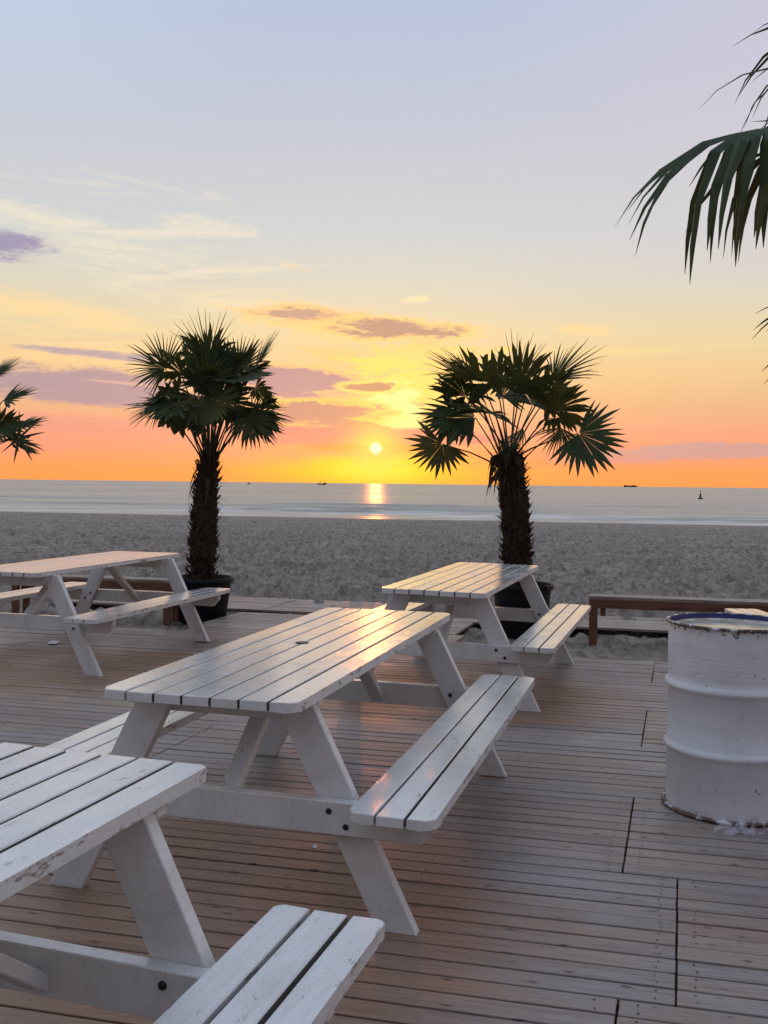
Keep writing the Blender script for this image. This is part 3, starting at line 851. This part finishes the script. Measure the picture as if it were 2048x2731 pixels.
def palm(label, base, trunk_h, r0, r1, lean, leaves, seed, group='potted fan palms', fibre_n=950, dead=6):
    rg = random.Random(seed)
    root = empty('palm_tree', base); tag(root, label, 'palm tree', group)
    apex = Vector((lean[0], lean[1], trunk_h))
    # trunk: shaggy lathe with old leaf bases
    n, m = 22, 46; v = []; f = []
    for k in range(m+1):
        t = k/m; c = Vector((lean[0]*t*t, lean[1]*t*t, trunk_h*t))
        bulge = 1.0 + 0.10*math.sin(t*7+seed) + 0.05*math.sin(t*19+seed*2)
        r = (r0 + (r1-r0)*t)*bulge
        if t > 0.86: r *= 1 - 0.45*((t-0.86)/0.14)
        for i in range(n):
            a = 2*PI*i/n + (k % 2)*PI/n; rr = r*(1 + rg.gauss(0, 0.055) + (0.05 if (k*3+i*5) % 7 == 0 else 0))
            v.append(c + Vector((math.cos(a)*rr, math.sin(a)*rr, 0)))
    for k in range(m):
        for i in range(n):
            j = (i+1) % n; f.append((k*n+i, k*n+j, (k+1)*n+j, (k+1)*n+i))
    trunk = link('trunk', pymesh('trunk', v, f), M['bark'], root)
    # fibres and stubs
    v = []; f = []
    for q in range(fibre_n):
        t = rg.random()**0.9; a = rg.random()*2*PI; c = Vector((lean[0]*t*t, lean[1]*t*t, trunk_h*t))
        r = (r0 + (r1-r0)*t)*(1.0 if t < 0.86 else 1 - 0.45*((t-0.86)/0.14))
        o = Vector((math.cos(a), math.sin(a), 0)); tg = Vector((-math.sin(a), math.cos(a), 0))
        p = c + o*r*0.92; kind = rg.random(); b0 = len(v)
        if kind < 0.55:     # stub of an old leaf base, leaning out and up
            L = rg.uniform(0.04, 0.12); w = rg.uniform(0.012, 0.032); d = (o*rg.uniform(0.35, 0.8) + Vector((0, 0, rg.uniform(0.5, 1.0)))).normalized()
            v += [p - tg*w, p + tg*w, p + d*L + tg*w*0.6, p + d*L - tg*w*0.5, p + d*L*0.5 + o*0.012]
            f += [(b0, b0+1, b0+4), (b0+1, b0+2, b0+4), (b0+2, b0+3, b0+4), (b0+3, b0, b0+4)]
        else:               # hair
            L = rg.uniform(0.06, 0.20); w = rg.uniform(0.0018, 0.0042); d = (o*rg.uniform(0.4, 1.0) + tg*rg.gauss(0, 0.4) + Vector((0, 0, rg.uniform(-0.5, 0.6)))).normalized()
            p1 = p + d*L*0.55; p2 = p1 + (d + Vector((0, 0, -0.9)))*L*0.4
            v += [p - tg*w, p + tg*w, p1 + tg*w, p1 - tg*w, p2]
            f += [(b0, b0+1, b0+2, b0+3), (b0+3, b0+2, b0+4)]
    tag(link('fibre', pymesh('fibre', v, f), M['fibre'], trunk), kind='stuff')
    for lf in leaves:
        hub = apex + Vector(lf['hub']); pet0 = apex + Vector((lf['hub'][0]*0.06, lf['hub'][1]*0.06, -rg.uniform(0.02, 0.30)))
        d = (hub - pet0)
        ax = Vector(lf['axis']) if 'axis' in lf else (d.normalized() + Vector((0, 0, lf.get('drop', -0.25)))).normalized()
        if 'normal' in lf: nm = Vector(lf['normal'])
        else:
            nm = Vector((0, 0, 1)) - Vector((d.x, d.y, 0)).normalized()*0.25 + Vector((rg.gauss(0, .3), rg.gauss(0, .3), 0))
        nm = (nm - ax*nm.dot(ax))
        if nm.length < 0.1: nm = Vector((0, -1, 0.2))
        vv, ff = leaf_blade(hub, ax, nm.normalized(), lf.get('R', 0.45), lf.get('n', 32), math.radians(lf.get('spread', 220)), rg, lf.get('stiff', 0.6), lf.get('rc', 0.42), lf.get('cup', 0.2), lf.get('wid', 1.0), lf.get('gv', 1.5))
        o = link('leaf', pymesh('leaf', vv, ff), M[lf.get('mat', 'leaf')], root)
        mid = pet0 + d*0.55 + Vector((0, 0, 0.05*d.length))
        pts = [pet0, pet0 + (mid-pet0)*0.5 + Vector((0, 0, .015)), mid, hub]
        link('petiole', petiole_mesh(pts, 0.011, 0.006), M['petiole'], o)
    # dry skirt: hanging shreds of dead leaves
    for q in range(dead):
        a = rg.random()*2*PI; o = Vector((math.cos(a), math.sin(a), 0)); p = apex + o*r1*0.6 + Vector((0, 0, rg.uniform(-0.30, -0.05)))
        d = (o*rg.uniform(0.8, 1.3) + Vector((0, 0, rg.uniform(-0.2, 0.5)))).normalized(); tg = Vector((-math.sin(a), math.cos(a), 0))
        v = []; f = []; L = rg.uniform(0.22, 0.55); w = rg.uniform(0.010, 0.042); pts = 8
        for k in range(pts):
            t = k/(pts-1); ww = w*(1 - t)**0.6*(0.5 + 0.9*math.sin(PI*min(1, t*1.6+0.1))**2) + 0.002
            tw = tg*math.cos(t*2+q) + o*math.sin(t*2+q)
            v += [p - tw*ww + Vector((0, 0, rg.gauss(0, .004))), p + tw*ww]
            d = (d + Vector((0, 0, -0.55)) + tg*rg.gauss(0, .15)).normalized(); p = p + d*L/pts
        for k in range(pts-1): f.append((2*k, 2*k+1, 2*k+3, 2*k+2))
        link('dead_frond', pymesh('dead_frond', v, f), M['dead'], root)
    return root

def crown(n, seed, pl=(0.45, 0.6), R=(0.38, 0.46), el0=78, el1=8, drop=(-0.5, -0.05), stiff=(0.45, 0.8), spread=(190, 260), yfrac=1.0, mats=('leaf',), rc=(0.40, 0.5), wid=1.3, ns=(24, 32)):
    rg = random.Random(seed); out = []
    for i in range(n):
        t = (i+0.5)/n; e = math.radians(el0 + (el1-el0)*t**0.8 + rg.gauss(0, 5)); a = i*2.39996 + rg.gauss(0, .2) + seed
        L = rg.uniform(*pl)*(1.12 if t < 0.3 else 1.0)
        hub = (math.cos(a)*math.cos(e)*L, math.sin(a)*math.cos(e)*L*yfrac, math.sin(e)*L)
        dr = drop[1] + (drop[0]-drop[1])*t + rg.gauss(0, .12)
        out.append(dict(hub=hub, drop=dr, R=rg.uniform(*R), stiff=rg.uniform(*stiff) + (0.15 if t < 0.35 else 0), spread=rg.uniform(*spread), n=rg.randint(*ns), cup=rg.uniform(0.1, 0.5), mat=rg.choice(mats), rc=rg.uniform(*rc), wid=wid))
    return out

def pot(label, x, y, r_top, r_bot, hgt, z0, handle=False):
    root = empty('plant_pot', (x, y, z0)); tag(root, label, 'plant pot', 'black palm pots')
    prof = [(0.0, 0.0), (r_bot-0.01, 0.0), (r_bot, 0.012), (r_top-0.012, hgt-0.055), (r_top+0.014, hgt-0.050), (r_top+0.018, hgt-0.012), (r_top+0.010, hgt), (r_top-0.004, hgt), (r_top-0.014, hgt-0.02), (r_top-0.03, hgt-0.10)]
    link('pot_wall', lathe(prof, 56, 'pot_wall'), M['pot'], root)
    rg = random.Random(int(x*100)); v = [(0, 0, hgt-0.02)]; f = []; n = 28
    for k, rr in enumerate((0.35, 0.7, 0.97)):
        for i in range(n):
            a = 2*PI*i/n; v.append((math.cos(a)*(r_top-0.02)*rr, math.sin(a)*(r_top-0.02)*rr, hgt-0.04-0.02*rr + rg.gauss(0, .008)))
    for i in range(n): f.append((0, 1+i, 1+(i+1) % n))
    for k in range(2):
        for i in range(n): f.append((1+k*n+i, 1+(k+1)*n+i, 1+(k+1)*n+(i+1) % n, 1+k*n+(i+1) % n))
    link('soil', pymesh('soil', v, f, True), M['soil'], root)
    for s in (-1, 1):
        pts = [Vector((math.cos(s*1.2+q*0.18)*(r_top+0.02+0.02*math.sin(PI*(q+2)/4)), math.sin(s*1.2+q*0.18)*(r_top+0.02+0.02*math.sin(PI*(q+2)/4)), hgt-0.03 + (0.05*math.sin(PI*(q+2)/4) if handle else 0))) for q in range(-2, 3)]
        me = petiole_mesh(pts, 0.010, 0.010); link('handle', me, M['pot'], root)
    return root

PLx, PLy = -2.045, 11.13
PRx, PRy = 1.41, 10.40
pot('black plastic pot of the bushy round-crowned palm, near the short brown bench', PLx, PLy, 0.338, 0.262, 0.50, -0.07)
pot('black round pot of the open-crowned palm, behind the orange glowing picnic table', PRx + 0.06, PRy, 0.315, 0.255, 0.54, -0.07, True)

lv = crown(27, 5, pl=(0.62, 0.98), R=(0.34, 0.46), el0=88, el1=46, drop=(-1.7, -0.05), stiff=(0.5, 0.95), spread=(170, 270), rc=(0.50, 0.70), ns=(15, 24), wid=1.5, mats=('leaf', 'leaf', 'leaf', 'leaf_y'))
lv += [dict(hub=(0.52, -0.05, 0.98), axis=(0.50, -0.1, 0.86), normal=(-0.85, -0.35, 0.4), R=0.50, spread=120, stiff=0.92, n=24),
       dict(hub=(-0.48, -0.10, 0.94), axis=(-0.75, -0.1, 0.55), normal=(0.2, -0.95, 0.3), R=0.46, spread=210, stiff=0.9),
       dict(hub=(0.02, -0.42, 0.74), axis=(0.25, -0.35, 0.55), normal=(0.1, -0.9, 0.35), R=0.46, spread=250, stiff=0.85, n=38),
       dict(hub=(-0.03, 0.05, 1.04), axis=(-0.12, 0, 1.0), normal=(0, -1, 0), R=0.58, spread=90, stiff=0.95, n=16, rc=0.3),
       dict(hub=(0.46, -0.30, 0.40), axis=(0.70, -0.2, -0.55), normal=(0.3, -0.8, 0.4), R=0.44, spread=210, stiff=0.8, n=24, wid=1.5),
       dict(hub=(0.30, 0.10, 0.95), axis=(0.35, 0.1, 0.9), normal=(-0.4, -0.9, 0.1), R=0.46, spread=150, stiff=0.9, n=20, wid=1.4),
       dict(hub=(0.50, -0.15, 0.42), axis=(0.75, -0.2, -0.25), normal=(0.15, -0.8, 0.5), R=0.46, spread=240, stiff=0.8, mat='leaf_y'),
       dict(hub=(-0.50, -0.15, 0.52), axis=(-0.85, -0.2, -0.15), normal=(-0.1, -0.6, 0.75), R=0.46, spread=220, stiff=0.75)]
palm('fan palm with a dense round crown and many upright stalks, in a black pot', (PLx, PLy, 0.40), 1.42, 0.150, 0.105, (0.07, 0.0), lv, 11)

lv = crown(14, 3, pl=(0.50, 0.74), R=(0.40, 0.54), el0=82, el1=20, drop=(-0.7, 0.05), stiff=(0.35, 0.9), spread=(130, 230), ns=(13, 20), wid=1.5, rc=(0.42, 0.62), mats=('leaf', 'leaf', 'leaf_y'))
lv += [dict(hub=(-0.72, -0.25, 0.02), axis=(-0.60, -0.15, -0.75), normal=(-0.30, -0.92, 0.25), R=0.42, spread=210, stiff=0.97, n=18, wid=1.4, rc=0.5, mat='leaf_y'),
       dict(hub=(0.66, -0.35, 0.14), axis=(0.75, -0.25, -0.45), normal=(0.1, -0.90, 0.35), R=0.52, spread=210, stiff=0.95, n=22, wid=1.4, rc=0.5),
       dict(hub=(0.50, -0.25, 0.20), axis=(-0.05, -0.3, -0.8), normal=(0.3, -0.85, 0.3), R=0.38, spread=150, stiff=0.9, n=22, mat='leaf_y'),
       dict(hub=(-0.38, -0.20, 0.30), axis=(-0.97, -0.1, 0.08), normal=(0.0, -0.55, 0.8), R=0.64, spread=160, stiff=0.85, n=18, wid=1.5, rc=0.5),
       dict(hub=(0.45, 0.0, 0.72), axis=(0.72, 0, 0.70), normal=(-0.5, -0.6, 0.6), R=0.60, spread=130, stiff=0.85, n=22),
       dict(hub=(-0.42, 0.0, 0.70), axis=(-0.80, 0, 0.55), normal=(0.4, -0.6, 0.6), R=0.56, spread=150, stiff=0.8, n=24, mat='leaf_y'),
       dict(hub=(0.06, 0.0, 0.66), axis=(0.1, 0, 1.0), normal=(0.2, -1, 0), R=0.56, spread=90, stiff=0.95, n=15, rc=0.3),
       dict(hub=(0.08, -0.45, 0.18), axis=(-0.45, -0.35, -0.55), normal=(-0.5, -0.4, 0.6), R=0.42, spread=90, stiff=0.9, n=14)]
palm('fan palm with an open, spreading crown and hanging dry shreds, in a black pot', (PRx, PRy, 0.42), 1.48, 0.148, 0.118, (-0.10, 0.0), lv, 23, dead=34)

# the palm whose leaves reach in at the left edge
lv = crown(22, 9, pl=(0.55, 0.70), R=(0.34, 0.42), el0=80, el1=5, drop=(-0.5, 0.0), stiff=(0.7, 0.95), spread=(150, 220), ns=(11, 16), wid=1.6, rc=(0.4, 0.6))
lv += [dict(hub=(0.88, -0.1, 0.12), axis=(0.9, 0, -0.3), normal=(0.1, -0.95, 0.2), R=0.36, spread=330, stiff=0.97, n=9, rc=0.16, wid=1.2),
       dict(hub=(0.80, 0.1, 0.28), axis=(0.97, 0, 0.18), normal=(0.1, -0.35, 0.9), R=0.36, spread=150, stiff=0.95, n=10, wid=1.5),
       dict(hub=(0.66, 0.0, 0.58), axis=(0.85, 0, 0.30), normal=(-0.2, -0.5, 0.85), R=0.42, spread=150, stiff=0.95, n=11, wid=1.5),
       dict(hub=(0.55, 0.0, 0.88), axis=(0.80, 0, 0.45), normal=(-0.3, -0.5, 0.8), R=0.42, spread=150, stiff=0.95, n=20)]
palm('fan palm with short stiff leaves reaching in past the short brown bench', (-5.30, 11.9, 0.40), 1.48, 0.15, 0.11, (0.05, 0), lv, 31, fibre_n=200)
pot('black pot of the stiff-leaved palm beyond the short brown bench', -5.30, 11.9, 0.338, 0.262, 0.50, -0.07)

# the near palm leaning in from the right
lv = [dict(hub=(-0.70, -0.36, 0.30), axis=(-1.0, 0.05, -0.20), normal=(-0.25, -0.30, 1.0), R=1.0, spread=190, stiff=0.0, n=17, rc=0.36, cup=0.0, wid=1.25, gv=3.2),
      dict(hub=(-0.52, -0.42, 0.22), axis=(-0.70, -0.35, -0.30), normal=(-0.4, -0.3, 0.8), R=0.80, spread=160, stiff=0.0, n=13, rc=0.38, wid=1.3, gv=3.2, mat='leaf_y'),
      dict(hub=(-0.28, -0.10, 0.70), axis=(-0.90, 0.0, 0.22), normal=(0.2, -0.3, 0.9), R=0.72, spread=70, stiff=0.10, n=6, rc=0.25, wid=1.0),
      dict(hub=(-0.16, 0.0, 1.02), axis=(-0.80, 0.0, 0.10), normal=(0.3, 0.2, 0.9), R=0.74, spread=80, stiff=0.30, n=6, rc=0.25, wid=1.2),
      dict(hub=(-0.20, 0.20, -0.42), axis=(-0.75, 0.1, -0.50), normal=(-0.3, -0.4, 0.8), R=0.40, spread=150, stiff=0.6, n=14, wid=1.2),
      dict(hub=(-0.24, 0.10, -0.70), axis=(-0.60, 0.0, -0.80), normal=(-0.6, -0.5, 0.4), R=0.34, spread=150, stiff=0.6, n=14, mat='leaf_y'),
      dict(hub=(-0.30, 0.05, -0.95), axis=(-0.2, 0.0, -0.95), normal=(-0.8, -0.5, 0.2), R=0.24, spread=120, stiff=0.7, n=14, mat='dead')]
lv += [dict(hub=(0.55*math.cos(a), 0.55*math.sin(a), z), drop=-0.3, R=0.55, stiff=0.3, n=24, spread=200) for a, z in ((0.3, 0.5), (1.2, 0.3), (-0.9, 0.4), (0.0, 0.1), (1.6, 0.7), (-1.5, 0.7))]
palm('near fan palm with long drooping leaf tips, rising beside the white oil drum', (2.62, 5.38, 0.40), 2.62, 0.15, 0.12, (0.0, 0), lv, 41, fibre_n=200)
pot('black pot of the tall palm beside the white oil drum', 2.62, 5.38, 0.338, 0.262, 0.50, 0.002)

# ================================================================== things at sea
def prism(name, pts, w, mat, parent, z=0):
    """hull-like side outline (x,z) extruded w in y"""
    v = [(x, -w/2, q) for x, q in pts] + [(x, w/2, q) for x, q in pts]; n = len(pts)
    f = [tuple(range(n)), tuple(range(2*n-1, n-1, -1))] + [(i, i+n, (i+1) % n + n, (i+1) % n) for i in range(n)]
    return link(name, pymesh(name, v, f), mat, parent)
k_sea = (1.5066 - SEA)*2630.86
def at_sea(px, Y): return ((px - 1024)/2630.86*Y, Y, SEA)
b = empty('fishing_boat', at_sea(858, 1900)); tag(b, 'dark fishing boat with two masts on the horizon left of the sun', 'boat')
prism('hull', [(-8.6, 0), (-8.9, 2.3), (-5, 1.9), (5.5, 1.9), (9.2, 2.9), (8.0, 0)], 4.5, M['dark_boat'], b)
prism('wheelhouse', [(3.0, 1.9), (3.2, 4.3), (6.4, 4.3), (6.6, 1.9)], 3.2, M['dark_boat'], b)
for mx, mh in ((-3.4, 8.2), (4.8, 8.6)):
    link('mast', petiole_mesh([Vector((mx, 0, 1.8)), Vector((mx, 0, mh))], 0.28, 0.18), M['dark_boat'], b)
prism('gantry', [(-5.4, 4.2), (-5.4, 4.7), (-1.6, 5.6), (-1.6, 5.1)], 0.5, M['dark_boat'], b)
b = empty('cargo_ship', at_sea(1680, 7000)); tag(b, 'long cargo ship far off on the horizon, right of the sun', 'ship')
prism('hull', [(-46, 0), (-48, 7), (46, 7), (50, 9), (46, 0)], 14, M['dark_boat'], b)
for cx, cw, chh in ((-36, 14, 14), (-12, 20, 11), (12, 12, 12), (30, 18, 12)):
    prism('deck_stack', [(cx-cw/2, 7), (cx-cw/2, chh), (cx+cw/2, chh), (cx+cw/2, 7)], 10, M['dark_boat'], b)
b = empty('motor_boat', at_sea(663, 1500)); tag(b, 'tiny dark boat near the horizon right of the round-crowned palm', 'boat')
prism('hull', [(-2.0, 0), (-2.1, 1.3), (1.8, 1.3), (2.6, 1.6), (2.0, 0)], 1.8, M['dark_boat'], b)
prism('cabin', [(-0.9, 1.3), (-0.8, 2.5), (0.6, 2.5), (0.9, 1.3)], 1.4, M['dark_boat'], b)
b = empty('buoy', at_sea(1867, 297)); tag(b, 'dark channel buoy with a thin top mark floating off the beach', 'buoy')
link('float', lathe([(0.0, -0.3), (0.72, -0.25), (0.78, 0.10), (0.70, 0.32), (0.30, 0.45)], 20, 'float'), M['buoy'], b)
link('tower', lathe([(0.32, 0.42), (0.22, 1.55), (0.24, 1.6), (0.0, 1.65)], 12, 'tower'), M['buoy'], b)
link('top_mark', lathe([(0.05, 1.6), (0.05, 2.1), (0.16, 2.15), (0.0, 2.75)], 10, 'top_mark'), M['buoy'], b)

# ================================================================== litter on the deck
def scrap(name, label, x, y, w, l, seed, rz, cat='litter'):
    rg = random.Random(seed); v = []; f = []
    for i in range(4):
        for j in range(3): v.append((w*(i/3-.5)+rg.gauss(0, w*.03), l*(j/2-.5)+rg.gauss(0, l*.03), 0.006+abs(rg.gauss(0, .004))))
    for i in range(3):
        for j in range(2): f.append((i*3+j, (i+1)*3+j, (i+1)*3+j+1, i*3+j+1))
    o = link(name, pymesh(name, v, f), M['white'], None, (x, y, 0), (0, 0, rz))
    sm = o.modifiers.new('thick', 'SOLIDIFY'); sm.thickness = 0.002; sm.offset = 1
    return tag(o, label, cat)
scrap('paper_scrap', 'flat white paper scrap on the deck beside the table with splayed benches', -3.03, 9.04, 0.085, 0.16, 1, 0.1)
scrap('paper_scrap', 'tiny white paper bit on the deck under the table with the parasol hole', -0.271, 4.02, 0.018, 0.02, 2, 0.6)
